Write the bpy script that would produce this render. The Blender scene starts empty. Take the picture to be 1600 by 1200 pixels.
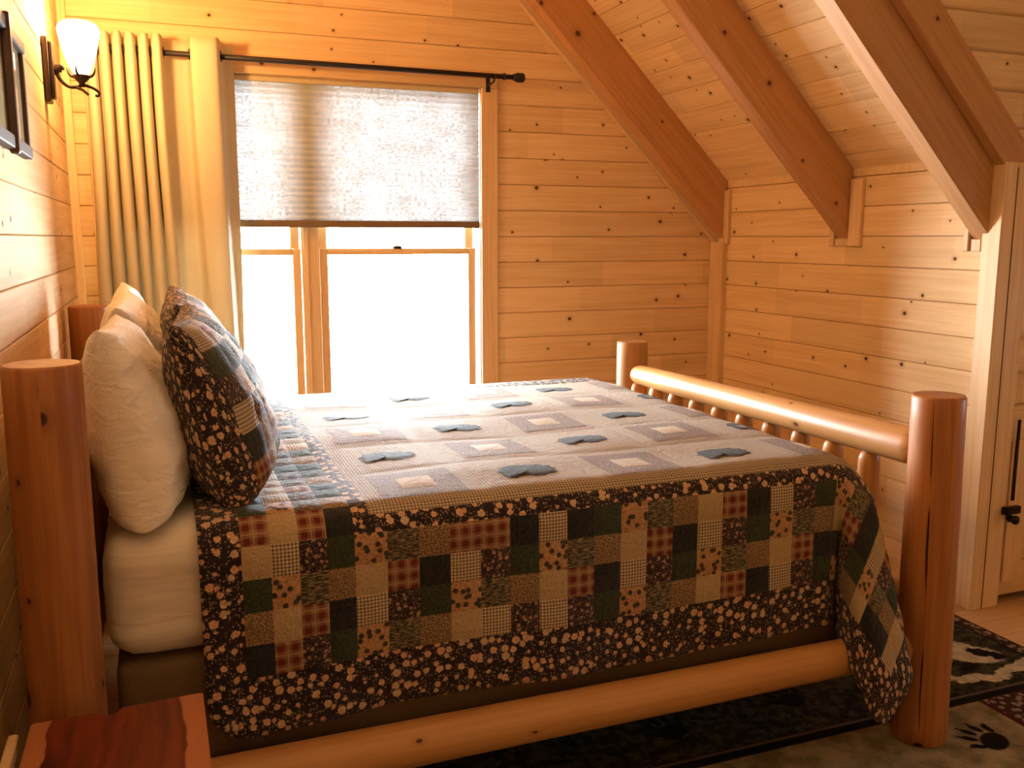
import bpy, bmesh, math, random
import numpy as np
from mathutils import Vector, Matrix, noise as mnoise

random.seed(7)
SC = bpy.context.scene
COL = SC.collection
R = math.radians

# ------------------------------------------------------------------ camera
cam_d = bpy.data.cameras.new('camera')
cam_d.sensor_fit = 'HORIZONTAL'
cam_d.sensor_width = 36.0
cam_d.lens = 36.0 * 1425.65 / 1600.0
cam_d.clip_start = 0.02
cam = bpy.data.objects.new('camera', cam_d)
cam.location = (0.356, -4.616, 1.511)
cam.rotation_euler = (math.pi / 2 - 0.1581, 0, -0.3661)
COL.objects.link(cam)
SC.camera = cam

# ------------------------------------------------------------------ daylight outside, exposure
world = bpy.data.worlds.new('overcast')
SC.world = world
world.use_nodes = True
_bg = world.node_tree.nodes['Background']
_bg.inputs['Color'].default_value = (0.86, 0.94, 1.0, 1)
_bg.inputs['Strength'].default_value = 105.0

def add_portal(name, loc, rot, sx, sy):
    d = bpy.data.lights.new(name, 'AREA')
    d.shape = 'RECTANGLE'
    d.size, d.size_y = sx, sy
    d.cycles.is_portal = True
    o = bpy.data.objects.new(name, d)
    o.location, o.rotation_euler = loc, rot
    COL.objects.link(o)
add_portal('window_portal', (1.065, 0.2, 1.48), (-math.pi / 2, 0, 0), 1.80, 1.66)
add_portal('dormer_portal', (5.14, -3.12, 1.14), (0, math.pi / 2, 0), .28, .16)

SCONCE_POWER = 54.0
SCONCE_NEAR_POWER = 7.0
SCONCE_COLOR = (1.0, 0.56, 0.20)

SC.view_settings.view_transform = 'Standard'
SC.view_settings.look = 'None'
SC.view_settings.exposure = 0.0
SC.view_settings.gamma = 1.0
SC.view_settings.use_curve_mapping = False
SC.cycles.use_denoising = True
SC.cycles.max_bounces = 8
SC.cycles.diffuse_bounces = 4
SC.cycles.transparent_max_bounces = 12
SC.cycles.caustics_reflective = False
SC.cycles.caustics_refractive = False
SC.cycles.sample_clamp_indirect = 6.0

# ------------------------------------------------------------------ node helpers
class NT:
    def __init__(s, name):
        s.m = bpy.data.materials.new(name)
        s.m.use_nodes = True
        s.t = s.m.node_tree
        s.n = s.t.nodes
        s.b = s.n['Principled BSDF']
        s.out = s.n['Material Output']
    def new(s, kind, **kw):
        n = s.n.new(kind)
        for k, v in kw.items():
            setattr(n, k, v)
        return n
    def put(s, sock, val):
        if isinstance(val, bpy.types.NodeSocket):
            s.t.links.new(val, sock)
        else:
            sock.default_value = val
    def math(s, op, a, b=0.0, c=0.0, clamp=False):
        n = s.new('ShaderNodeMath', operation=op, use_clamp=clamp)
        s.put(n.inputs[0], a); s.put(n.inputs[1], b); s.put(n.inputs[2], c)
        return n.outputs[0]
    def vmath(s, op, a, b=(0, 0, 0)):
        n = s.new('ShaderNodeVectorMath', operation=op)
        s.put(n.inputs[0], a); s.put(n.inputs[1], b)
        return n.outputs[0]
    def mix(s, f, a, b, mode='MIX'):
        n = s.new('ShaderNodeMix', data_type='RGBA', blend_type=mode)
        s.put(n.inputs[0], f)
        for i, v in ((6, a), (7, b)):
            if not isinstance(v, bpy.types.NodeSocket) and len(v) == 3:
                v = (*v, 1)
            s.put(n.inputs[i], v)
        return n.outputs[2]
    def rng(s, v, a, b, c=0.0, d=1.0, smooth=True):
        n = s.new('ShaderNodeMapRange', interpolation_type='SMOOTHSTEP' if smooth else 'LINEAR')
        s.put(n.inputs[0], v)
        for i, x in enumerate((a, b, c, d)):
            s.put(n.inputs[1 + i], x)
        return n.outputs[0]
    def noise(s, vec, scale=1.0, detail=2.0, rough=0.5, dist=0.0, color=False):
        n = s.new('ShaderNodeTexNoise')
        s.put(n.inputs['Vector'], vec)
        n.inputs['Scale'].default_value = scale
        n.inputs['Detail'].default_value = detail
        n.inputs['Roughness'].default_value = rough
        n.inputs['Distortion'].default_value = dist
        return n.outputs['Color' if color else 'Fac']
    def voro(s, vec, scale=1.0, dims='3D', randomness=1.0):
        n = s.new('ShaderNodeTexVoronoi', voronoi_dimensions=dims)
        s.put(n.inputs['Vector'], vec)
        n.inputs['Scale'].default_value = scale
        n.inputs['Randomness'].default_value = randomness
        return n.outputs['Distance'], n.outputs['Color']
    def sep(s, v):
        n = s.new('ShaderNodeSeparateXYZ'); s.put(n.inputs[0], v)
        return n.outputs
    def comb(s, x, y, z):
        n = s.new('ShaderNodeCombineXYZ')
        for i, v in enumerate((x, y, z)):
            s.put(n.inputs[i], v)
        return n.outputs[0]
    def bump(s, h, strength=0.3, dist=0.01):
        n = s.new('ShaderNodeBump')
        n.inputs['Strength'].default_value = strength
        n.inputs['Distance'].default_value = dist
        s.put(n.inputs['Height'], h)
        s.put(s.b.inputs['Normal'], n.outputs[0])
    def fin(s, col, rough=0.6, spec=0.3, **kw):
        s.put(s.b.inputs['Base Color'], col if isinstance(col, bpy.types.NodeSocket) else (*col, 1) if len(col) == 3 else col)
        s.put(s.b.inputs['Roughness'], rough)
        s.b.inputs['Specular IOR Level'].default_value = spec
        for k, v in kw.items():
            s.put(s.b.inputs[k.replace('_', ' ')], v)
        return s.m

def wood(name, light, dark, knot=(0.10, 0.035, 0.012), length_axis='X', knots=1.0, rough=0.5, spec=0.3,
         coat=0.0, segments=True, knot_scale=4.0, grain=1.0):
    """pine or log: grain along one local axis, knots, board to board variation"""
    t = NT(name)
    tc = t.new('ShaderNodeTexCoord').outputs['Object']
    rnd = t.new('ShaderNodeObjectInfo').outputs['Random']
    x, y, z = t.sep(tc)
    if length_axis == 'X':
        ln, a, b = x, z, y
    else:
        ln, a, b = z, x, y
    sh = t.math('MULTIPLY', rnd, 53.0)
    lns = t.math('ADD', ln, sh)
    fine = t.noise(t.comb(t.math('MULTIPLY', lns, 2.2), t.math('MULTIPLY', a, 70.0), t.math('MULTIPLY', b, 70.0)), 1.0, 4.0, 0.62)
    broad = t.noise(t.comb(t.math('MULTIPLY', lns, 1.1), t.math('MULTIPLY', a, 16.0), t.math('MULTIPLY', b, 16.0)), 1.0, 2.0, 0.5, 0.6)
    g = t.math('ADD', t.math('MULTIPLY', fine, 0.55), t.math('MULTIPLY', broad, 0.45))
    f = t.rng(g, 0.38, 0.66)
    f = t.math('MULTIPLY', f, 0.75 * grain)
    col = t.mix(f, light, dark)
    if segments:
        w = t.new('ShaderNodeTexWhiteNoise', noise_dimensions='1D')
        seg = t.math('FLOOR', t.math('ADD', t.math('MULTIPLY', ln, 1.55), sh))
        t.put(w.inputs['W'], t.math('ADD', seg, t.math('MULTIPLY', sh, 3.1)))
        tint = t.rng(w.outputs['Value'], 0, 1, 0.90, 1.06, False)
    else:
        tint = t.rng(rnd, 0, 1, 0.86, 1.08, False)
    col = t.mix(1.0, col, t.comb(tint, tint, tint), 'MULTIPLY')
    if knots > 0:
        warp = t.math('MULTIPLY', broad, 0.5)
        if length_axis == 'X':
            d, c = t.voro(t.comb(t.math('MULTIPLY', lns, knot_scale), t.math('ADD', t.math('MULTIPLY', a, knot_scale * 1.15), t.math('MULTIPLY', rnd, 31.0)), 0.0), 1.0, '2D')
        else:
            ar = t.math('MULTIPLY', t.math('ARCTAN2', b, a), 0.075)      # around the log
            d, c = t.voro(t.comb(t.math('MULTIPLY', lns, knot_scale * .8), t.math('ADD', t.math('MULTIPLY', ar, knot_scale), t.math('MULTIPLY', rnd, 31.0)), 0.0), 1.0, '2D')
        cr, cg, cb = t.sep(c)
        pick = t.math('GREATER_THAN', cr, 1.0 - 0.62 * knots)
        size = t.rng(t.math('MULTIPLY', cg, cg), 0, 1, *((0.026, 0.066) if length_axis == 'X' else (0.035, 0.12)), False)
        ratio = t.math('DIVIDE', d, size)
        core = t.math('MULTIPLY', t.rng(ratio, 0.65, 1.15, 1.0, 0.0), pick)
        halo = t.math('MULTIPLY', t.rng(ratio, 1.0, 3.2, 0.42, 0.0), pick)
        col = t.mix(halo, col, tuple(c_ * 0.72 for c_ in dark))
        col = t.mix(core, col, knot)
    t.bump(g, 0.12, 0.004)
    m = t.fin(col, rough, spec)
    if coat:
        t.b.inputs['Coat Weight'].default_value = coat
        t.b.inputs['Coat Roughness'].default_value = 0.22
    return m

PINE_L, PINE_D = (0.84, 0.595, 0.33), (0.69, 0.44, 0.21)
M = {}
M['pine'] = wood('pine_boards', PINE_L, PINE_D, rough=0.7, spec=0.10, knot_scale=5.2)
M['pine_trim'] = wood('pine_trim', (0.78, 0.54, 0.29), (0.62, 0.38, 0.175), knots=0.5, segments=False, rough=0.5)
M['pine_trim_v'] = wood('pine_trim_upright', (0.78, 0.54, 0.29), (0.62, 0.38, 0.175), knots=0, segments=False, length_axis='Z', rough=0.5)
M['beam'] = wood('beam_wood', (0.58, 0.30, 0.125), (0.43, 0.20, 0.078), knots=0.7, segments=False, rough=0.6, knot_scale=3.4)
M['log'] = wood('honey_log', (0.56, 0.275, 0.088), (0.42, 0.175, 0.050), knot=(0.07, 0.02, 0.008), length_axis='Z', knots=0.55,
                segments=False, rough=0.45, spec=0.35, coat=0.18, knot_scale=5.0)
M['post'] = wood('honey_post_shade_tone', (0.42, 0.165, 0.048), (0.27, 0.088, 0.024), knot=(0.045, 0.014, 0.006), length_axis='Z', knots=0.8,
                 segments=False, rough=0.5, spec=0.3, coat=0.06, knot_scale=6.0)  # log wood again, darker and redder: shade on the posts painted in
M['end_grain'] = NT('end_grain').fin((0.58, 0.30, 0.12), 0.6)
M['floor'] = wood('floor_boards', (0.66, 0.42, 0.21), (0.50, 0.29, 0.13), knots=0.4, rough=0.45, spec=0.4)
M['backing'] = NT('board_backing').fin((0.22, 0.12, 0.055), 0.9, 0.1)
M['iron'] = NT('dark_bronze').fin((0.035, 0.018, 0.012), 0.42, 0.5, Metallic=0.6)
M['black'] = NT('black_iron').fin((0.012, 0.010, 0.010), 0.3, 0.5, Metallic=0.5)
M['rod'] = NT('rod_black').fin((0.016, 0.010, 0.009), 0.5, 0.4)
M['crack'] = NT('dark_crack').fin((0.05, 0.016, 0.006), 0.9, 0.1)

# ------------------------------------------------------------------ mesh helpers
def tag(o, label=None, cat=None, group=None, kind=None):
    if label: o['label'] = label
    if cat: o['category'] = cat
    if group: o['group'] = group
    if kind: o['kind'] = kind
    return o

def link(name, me, mat=None, parent=None, loc=None, rot=None):
    o = bpy.data.objects.new(name, me)
    COL.objects.link(o)
    if mat is not None and me is not None and len(me.materials) == 0:
        me.materials.append(mat)
    if loc is not None: o.location = loc
    if rot is not None: o.rotation_euler = rot
    if parent is not None: o.parent = parent
    return o

def empty(name, loc=(0, 0, 0), rot=(0, 0, 0)):
    o = bpy.data.objects.new(name, None)
    o.empty_display_size = 0.05
    o.location, o.rotation_euler = loc, rot
    COL.objects.link(o)
    return o

def mesh(name, verts, faces, smooth=False):
    me = bpy.data.meshes.new(name)
    me.from_pydata([tuple(v) for v in verts], [], faces)
    me.update()
    if smooth:
        for p in me.polygons: p.use_smooth = True
    return me

def bm_mesh(name, bm, smooth=False):
    bmesh.ops.recalc_face_normals(bm, faces=bm.faces)
    me = bpy.data.meshes.new(name)
    bm.to_mesh(me); bm.free()
    if smooth:
        for p in me.polygons: p.use_smooth = True
    return me

_box = {}
def box_mesh(sx, sy, sz, bev=0.0, seg=1):
    """box with its origin at the min corner"""
    k = (round(sx, 5), round(sy, 5), round(sz, 5), bev, seg)
    if k not in _box:
        bm = bmesh.new()
        bmesh.ops.create_cube(bm, size=1.0)
        for v in bm.verts:
            v.co = Vector(((v.co.x + .5) * sx, (v.co.y + .5) * sy, (v.co.z + .5) * sz))
        if bev:
            bmesh.ops.bevel(bm, geom=bm.edges[:], offset=bev, segments=seg, affect='EDGES', profile=0.5)
        _box[k] = bm_mesh('box', bm)
    return _box[k]

def box(name, mn, mx, mat, parent=None, bev=0.0, seg=1, fresh=False):
    me = box_mesh(mx[0] - mn[0], mx[1] - mn[1], mx[2] - mn[2], bev, seg)
    if len(me.materials) and me.materials[0] is not mat:
        me = me.copy(); me.materials.clear()
    return link(name, me, mat, parent, mn)

_pl = {}
def plank_mesh(L, h=0.136, t=0.03, c=0.0038, gap=0.0009):
    """tongue and groove board along +X, face towards -Y, origin at lower end of the face"""
    k = (round(L, 4), round(h, 4), t, c)
    if k not in _pl:
        z0, z1 = gap, h - gap
        pr = [(t, z0), (c, z0), (0, z0 + c * 0.8), (0, z1 - c * 0.8), (c, z1), (t, z1)]
        vs = [(0, y, z) for y, z in pr] + [(L, y, z) for y, z in pr]
        fs = [tuple(reversed(range(6))), tuple(range(6, 12))]
        for i in range(6):
            j = (i + 1) % 6
            fs.append((i, j, j + 6, i + 6))
        bm = bmesh.new()
        bv = [bm.verts.new(v) for v in vs]
        for f in fs: bm.faces.new([bv[i] for i in f])
        _pl[k] = bm_mesh('plank', bm)
    return _pl[k]

def plank(parent, mat, L, loc, rot, h=0.136, name='plank', **kw):
    me = plank_mesh(L, h, **kw)
    if len(me.materials) and me.materials[0] is not mat:
        me = me.copy(); me.materials.clear()
    return link(name, me, mat, parent, loc, rot)

def extrude_poly(poly, axis, a, b):
    """poly of 2d points extruded along axis between a and b"""
    n = len(poly)
    def P(p, w):
        return {'X': (w, p[0], p[1]), 'Y': (p[0], w, p[1]), 'Z': (p[0], p[1], w)}[axis]
    bm = bmesh.new()
    A = [bm.verts.new(P(p, a)) for p in poly]
    B = [bm.verts.new(P(p, b)) for p in poly]
    bm.faces.new(A); bm.faces.new(list(reversed(B)))
    for i in range(n):
        j = (i + 1) % n
        bm.faces.new((A[i], B[i], B[j], A[j]))
    return bm

def tube_mesh(name, pts, rad, seg=12, caps=True):
    """smooth tube through 3d points; rad is a number or a list"""
    pts = [Vector(p) for p in pts]
    n = len(pts)
    rs = rad if isinstance(rad, (list, tuple)) else [rad] * n
    vs, fs = [], []
    up = None
    for i, p in enumerate(pts):
        d = (pts[min(i + 1, n - 1)] - pts[max(i - 1, 0)]).normalized()
        if up is None:
            up = d.orthogonal().normalized()
        up = (up - d * up.dot(d)).normalized()
        s = d.cross(up)
        for k in range(seg):
            a = 2 * math.pi * k / seg
            vs.append(p + (up * math.cos(a) + s * math.sin(a)) * rs[i])
    for i in range(n - 1):
        for k in range(seg):
            k2 = (k + 1) % seg
            fs.append((i * seg + k, i * seg + k2, (i + 1) * seg + k2, (i + 1) * seg + k))
    if caps:
        fs.append(tuple(reversed(range(seg))))
        fs.append(tuple(range((n - 1) * seg, n * seg)))
    me = mesh(name, vs, fs)
    for p in me.polygons: p.use_smooth = len(p.vertices) == 4
    return me

def lathe_mesh(name, prof, seg=24, cap_bottom=True, cap_top=True):
    vs, fs = [], []
    n = len(prof)
    for r, z in prof:
        for k in range(seg):
            a = 2 * math.pi * k / seg
            vs.append((r * math.cos(a), r * math.sin(a), z))
    for i in range(n - 1):
        for k in range(seg):
            k2 = (k + 1) % seg
            fs.append((i * seg + k, i * seg + k2, (i + 1) * seg + k2, (i + 1) * seg + k))
    if cap_bottom: fs.append(tuple(reversed(range(seg))))
    if cap_top: fs.append(tuple(range((n - 1) * seg, n * seg)))
    me = mesh(name, vs, fs)
    for p in me.polygons: p.use_smooth = len(p.vertices) == 4
    return me

def catmull(pts, per=6):
    P = [Vector(p) for p in pts]
    out = []
    for i in range(len(P) - 1):
        p0, p1, p2, p3 = P[max(i - 1, 0)], P[i], P[i + 1], P[min(i + 2, len(P) - 1)]
        for k in range(per):
            t = k / per
            out.append(0.5 * ((2 * p1) + (p2 - p0) * t + (2 * p0 - 5 * p1 + 4 * p2 - p3) * t * t + (3 * p1 - p0 - 3 * p2 + p3) * t ** 3))
    out.append(P[-1])
    return out

_logseed = [0]
def log_mesh(L, r0, r1, end0=0.0, end1=0.0, seg=28, rings=14, wob=0.02, flat_top=False):
    """hand peeled log along +Z; end0/end1 > 0 taper the ends to rounded tenons"""
    _logseed[0] += 1
    sd = _logseed[0] * 7.3
    stations = []
    for i in range(rings + 1):
        stations.append((L * i / rings, r0 + (r1 - r0) * i / rings))
    def shaped(st, e, rev):
        tot = [s for s in st if (s[0] > e if not rev else s[0] < L - e)]
        r = r0 if not rev else r1
        cap = [(e * q, r * k) for q, k in ((0.0, .50), (0.08, .66), (.25, .82), (.5, .93), (.8, .99), (1.0, 1.0))]
        return cap + tot if not rev else tot + [(L - z, k) for z, k in reversed(cap)]
    if end0 > 0: stations = shaped(stations, end0, False)
    else:
        stations = [(0, r0 * .955), (0.006, r0)] + stations[1:]
    if end1 > 0: stations = shaped(stations, end1, True)
    else:
        stations = stations[:-1] + [(L - 0.007, r1), (L, r1 * .95)]
    vs, fs = [], []
    for z, r in stations:
        for k in range(seg):
            a = 2 * math.pi * k / seg
            n = mnoise.noise(Vector((math.cos(a) * 1.3 + sd, math.sin(a) * 1.3, z * 2.2)))
            rr = r * (1 + wob * n)
            vs.append((rr * math.cos(a), rr * math.sin(a), z))
    n = len(stations)
    for i in range(n - 1):
        for k in range(seg):
            k2 = (k + 1) % seg
            fs.append((i * seg + k, i * seg + k2, (i + 1) * seg + k2, (i + 1) * seg + k))
    fs.append(tuple(reversed(range(seg))))
    fs.append(tuple(range((n - 1) * seg, n * seg)))
    me = mesh('log', vs, fs)
    for p in me.polygons: p.use_smooth = len(p.vertices) == 4
    return me

def log(name, p0, p1, r0, r1=None, parent=None, mat=None, me=None, **kw):
    p0, p1 = Vector(p0), Vector(p1)
    d = p1 - p0
    if me is None:
        me = log_mesh(d.length, r0, r0 if r1 is None else r1, **kw)
    o = link(name, me, mat or M['log'], parent, p0)
    o.rotation_mode = 'QUATERNION'
    o.rotation_quaternion = d.to_track_quat('Z', 'Y')
    return o

# ------------------------------------------------------------------ room dimensions
JZ, PH = 0.0252, 0.136            # joint height and board height
XR = 3.40                          # knee wall
CY = -1.94                         # dormer cheek wall
YF = -6.5                          # wall behind the camera
XE = 5.0                           # wall beyond the cheek
HC = 3.2                           # flat ceiling
CS = 5.23                          # slope plane: x + z = CS
BS = 4.91                          # underside of the rafters: x + z = BS
WX0, WX1, WZ0, WZ1 = 0.18, 1.95, 0.655, 2.275   # window opening
rows = [(JZ + PH * k, PH) for k in range(-1, 24)]
rows = [(max(z, 0.0), z + PH - max(z, 0.0)) for z, _ in rows]

# floor
fl = link('floor', box_mesh(XE + 0.3, 6.9, 0.1), M['backing'], None, (-0.15, -6.65, -0.125))
tag(fl, 'pale pine plank floor at the foot of the jamb', None, kind='structure')
for i in range(57):
    y = 0.0 - 0.115 * (i + 1)
    plank(fl, M['floor'], XE, (0, y + 6.65, 0.125 + 0.0), (R(-90), 0, 0), h=0.115, t=0.024, c=0.002)
for ch in fl.children:
    ch.location = ch.location + Vector((0.15, 0, 0))

# back wall with window hole
bm = bmesh.new()
wb = []
for mn, mx in (((-.15, .03, -.1), (WX0, .16, HC + .1)), ((WX1, .03, -.1), (XR + .2, .16, HC + .1)),
               ((WX0, .03, -.1), (WX1, .16, WZ0)), ((WX0, .03, WZ1), (WX1, .16, HC + .1))):
    r_ = bmesh.ops.create_cube(bm, size=1.0)
    for v in r_['verts']:
        v.co = Vector([mn[i] + (v.co[i] + .5) * (mx[i] - mn[i]) for i in range(3)])
w_back = link('wall_back', bm_mesh('wall_back', bm), M['backing'])
tag(w_back, 'orange pine board wall around the shaded window', None, kind='structure')
for z, h in rows:
    if z > HC: continue
    xe = min(XR, CS + 0.05 - z)
    if z + h > WZ0 - .05 and z < WZ1 + .05:
        plank(w_back, M['pine'], WX0 - 0.02, (0, 0, z), (0, 0, 0), h=h)
        plank(w_back, M['pine'], xe - WX1 - 0.02, (WX1 + .02, 0, z), (0, 0, 0), h=h)
    else:
        plank(w_back, M['pine'], xe, (0, 0, z), (0, 0, 0), h=h)

# left wall
w_left = link('wall_left', box_mesh(0.12, 6.9, HC + .2), M['backing'], None, (-0.15, -6.7, -.1))
tag(w_left, 'pine board wall behind the log headboard', None, kind='structure')
for z, h in rows:
    if z > HC: continue
    plank(w_left, M['pine'], 6.5, (0.15, 0.2, z + .1), (0, 0, R(90)), h=h)
# a board rotated +90 about z looks towards +X and runs along +Y
# right knee wall
w_right = link('wall_right', box_mesh(0.12, 2.0, 1.95), M['backing'], None, (XR + .03, CY + .02, -.1))
tag(w_right, 'low pine knee wall under the rafters behind the footboard', None, kind='structure')
for z, h in rows:
    if z > 1.76: continue
    plank(w_right, M['pine'], -CY, (-0.03, -CY - .02, z + .1), (0, 0, R(-90)), h=h)
# cheek wall facing the camera
w_cheek = link('wall_dormer', mesh('wall_dormer', *(lambda p: ([(x, CY + .03, z) for x, z in p] + [(x, CY + .13, z) for x, z in p],
        [(0, 1, 2, 3, 4), (9, 8, 7, 6, 5)] + [(i, i + 5, (i + 1) % 5 + 5, (i + 1) % 5) for i in range(5)]))(
        [(XR + .03, -.1), (XE + .1, -.1), (XE + .1, HC + .1), (CS - HC + 0.0, HC + .1), (XR + .03, CS - XR)])), M['backing'])
tag(w_cheek, 'shaded pine board dormer cheek wall beyond the last rafter', None, kind='structure')
for z, h in rows:
    if z > HC: continue
    x0 = CS - .03 - z if z > 1.78 else XR + .136
    if z + h < 0.78:
        x0 = XR + .14 + .46
    plank(w_cheek, M['pine'], XE - x0, (x0, CY, z), (0, 0, 0), h=h, c=0.009)
# unseen closing walls
for nm, mn, mx, lb in (('wall_front', (-.15, YF - .12, -.1), (XE + .15, YF, HC + .1), 'pine wall at the near end of the bedroom'),
                       ):
    o = box(nm, mn, mx, M['pine'])
    tag(o, lb, None, kind='structure')

EY0, EY1, EZ0, EZ1 = -3.20, -3.04, 1.0, 1.28     # dormer window, beyond the right edge of the view
bm = bmesh.new()
for mn, mx in (((XE, YF, -.1), (XE + .12, EY0, HC + .1)), ((XE, EY1, -.1), (XE + .12, CY + .13, HC + .1)),
               ((XE, EY0, -.1), (XE + .12, EY1, EZ0)), ((XE, EY0, EZ1), (XE + .12, EY1, HC + .1))):
    r_ = bmesh.ops.create_cube(bm, size=1.0)
    for v in r_['verts']:
        v.co = Vector([mn[i] + (v.co[i] + .5) * (mx[i] - mn[i]) for i in range(3)])
w_east = link('wall_east', bm_mesh('wall_east', bm), M['pine'])
tag(w_east, 'pine wall closing the dormer', None, kind='structure')

# sloped ceiling with boards along Y, plus the flat part above
sl_len = (XR + .06 - (CS - HC)) * math.sqrt(2)
bm = extrude_poly([(CS - HC - .0, HC + .03), (CS - HC + .12, HC + .12), (XR + .22, CS - XR - .06), (XR + .1, CS - XR - .06 + .0)], 'Y', CY + .06, .16)
ceil_ = link('ceiling', bm_mesh('ceiling', bm), M['backing'])
tag(ceil_, 'sloping pine board ceiling between the heavy rafters', None, kind='structure')
q = math.sqrt(.5)
n_b = int(sl_len / PH) + 1
for i in range(n_b):
    s = i * PH
    px, pz = XR + .035 - s * q, (CS - XR - .035) + s * q
    # board: length along +Y, height up the slope, face towards (-1,0,-1)
    me = plank_mesh(-CY + .0, PH)
    o = link('plank', me, M['pine'], ceil_)
    ex = Vector((0, -1, 0)); ez = Vector((-q, 0, q)); ey = ez.cross(ex)
    mt = Matrix((ex, ey, ez)).transposed().to_4x4()
    mt.translation = Vector((px, 0, pz))
    o.matrix_world = mt
flat = box('ceiling_flat', (-.15, YF - .1, HC), (XE + .15, .16, HC + .12), M['pine'])
flat.name = 'ceiling.001'
tag(flat, 'flat upper part of the pine ceiling', None, kind='structure')

# rafters
def rafter(name, y0, y1, label, xlow=XR, poly=None, mat='beam', bev=.004):
    thing_ = poly is None
    if thing_:
        poly = [(xlow, BS - xlow), (xlow, CS - xlow + .02), (CS - HC + .02 - .0, HC), (BS - HC, HC)]
    bm = extrude_poly([(p[0], p[1]) for p in poly], 'Y', 0, y1 - y0)
    # build in a local frame whose X runs up the slope so that the grain follows the beam
    ex = Vector((-q, 0, q)); ez = Vector((q, 0, q)); ey = ez.cross(ex)
    mt = Matrix((ex, ey, ez)).transposed().to_4x4()
    mt.translation = Vector((xlow, y0, BS - xlow))
    inv = mt.inverted()
    for v in bm.verts:
        v.co = inv @ (v.co + Vector((0, y0, 0)))
    bmesh.ops.recalc_face_normals(bm, faces=bm.faces)
    bmesh.ops.bevel(bm, geom=bm.edges[:], offset=bev, segments=1, affect='EDGES')
    me = bm_mesh(name, bm)
    o = link(name, me, M[mat])
    o.matrix_world = mt
    if not thing_:
        return tag(o, label, None, kind='structure')
    tag(o, label, 'rafter', 'heavy rafters of the sloping ceiling', 'structure')
    return o
rafter('roof_beam', -.105, -.012, 'heavy brown rafter running down against the window wall')
rafter('roof_beam', -1.125, -1.035, 'middle heavy brown rafter between the other two')
rafter('roof_beam', -1.915, -1.825, 'heavy brown rafter next to the dormer cheek wall', XR - .0)

# trims
tn = [0]
def trim(me_or_box, mat, label, **kw):
    tn[0] += 1
    nm = 'trim_%d' % tn[0]
    if isinstance(me_or_box, tuple):
        o = box(nm, me_or_box[0], me_or_box[1], mat, bev=.003)
    else:
        o = link(nm, me_or_box, mat)
    return tag(o, label, None, kind='structure')
TV = M['pine_trim_v']
trim(((.0, -.034, 0), (.036, 0, HC)), TV, 'upright pine strip in the corner beside the curtain')
trim(((XR - .036, -.125, 0), (XR, 0, BS - XR - .02)), TV, 'upright pine strip in the corner behind the footboard')
trim(((XR - .022, -.15, BS - XR - .03), (XR, -.105, CS - XR - .05)), TV, 'short pine batten beside the foot of the corner rafter')
trim(((XR - .022, -1.205, BS - XR - .035), (XR, -1.13, CS - XR - .045)), TV, 'short pine batten beside the foot of the middle rafter')
trim(((XR - .022, -1.034, BS - XR - .035), (XR, -1.0, BS - XR + .05)), TV, 'tiny pine batten on the far side of the middle rafter foot')
trim(((XR - .014, -1.128, BS - XR - .035), (XR, -1.035, BS - XR - .001)), TV, 'small pine block right under the middle rafter')
trim(((XR - .022, -1.823, BS - XR - .05), (XR, -1.795, BS - XR + .05)), TV, 'tiny pine batten on the far side of the last rafter foot')
trim(((XR - .012, -1.875, BS - XR - .05), (XR, -1.823, BS - XR - .001)), TV, 'small pine block right under the last rafter')
# slanting strip on the back wall below the first rafter
rafter('trim_9', -.032, 0, 'slanting pine strip on the wall below the corner rafter', poly=[(XR, BS - .045 - XR), (XR, BS + .02 - XR), (BS + .02 - HC, HC), (BS - .045 - HC, HC)], mat='pine_trim', bev=.003)
tn[0] = 9
# jamb post at the end of the knee wall
trim(((XR - .02, -1.972, 0), (XR + .135, -1.885, CS - XR - .03)), TV, 'square pine post closing the end of the knee wall')
trim(((XR + .04, -1.975, 0), (XR + .046, -1.97, CS - XR - .05)), M['backing'], 'thin dark joint line on the square pine post')
# board on the cheek wall along the rafter
rafter('trim_12', -1.965, -1.916, 'slanting brown board on the dormer wall along the last rafter', poly=[(XR, CS - .06 - XR), (XR + .13, CS - XR - .06), (XR + .13, CS - XR), (CS + .13 - HC, HC), (CS - .06 - HC, HC)])
tn[0] = 12
trim(((XR - .002, -1.825, 1.7945), (XR + .02, -.105, 1.86)), M['pine'], 'narrow pine board where the knee wall meets the ceiling')
bb = box('baseboard_right', (XR - .014, -1.885, 0), (XR, -.125, .09), M['pine_trim'], bev=.003)
tag(bb, 'low pine baseboard along the knee wall', None, kind='structure')

# ------------------------------------------------------------------ crawl door in the cheek wall
dr = empty('door_1', (XR + .14, CY - .03, 0))
tag(dr, 'small board crawl door with a black latch in the dormer wall', None, kind='structure')
for k in range(5):
    z = .03 + .148 * k
    plank(dr, M['pine'], .455, (.0, .02, z), (0, 0, 0), h=.146, c=.008, t=.02)
box('stile', (.006, -.004, .10), (.105, .018, .70), TV, dr, bev=.003)
box('stile', (.35, -.004, .10), (.449, .018, .70), TV, dr, bev=.003)
lt = box('latch', (-.035, -.028, .40), (.05, -.004, .432), M['black'], dr, bev=.003)
link('latch_knob', lathe_mesh('k', [(.0, -.02), (.014, -.02), (.016, -.01), (.010, 0), (.018, .008), (.018, .02), (.0, .024)], 16), M['black'], lt, (.02, -.016, -.012), (R(90), 0, 0))
box('strap', (.012, -.012, .452), (.028, -.004, .79), M['black'], dr, bev=.003)

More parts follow.
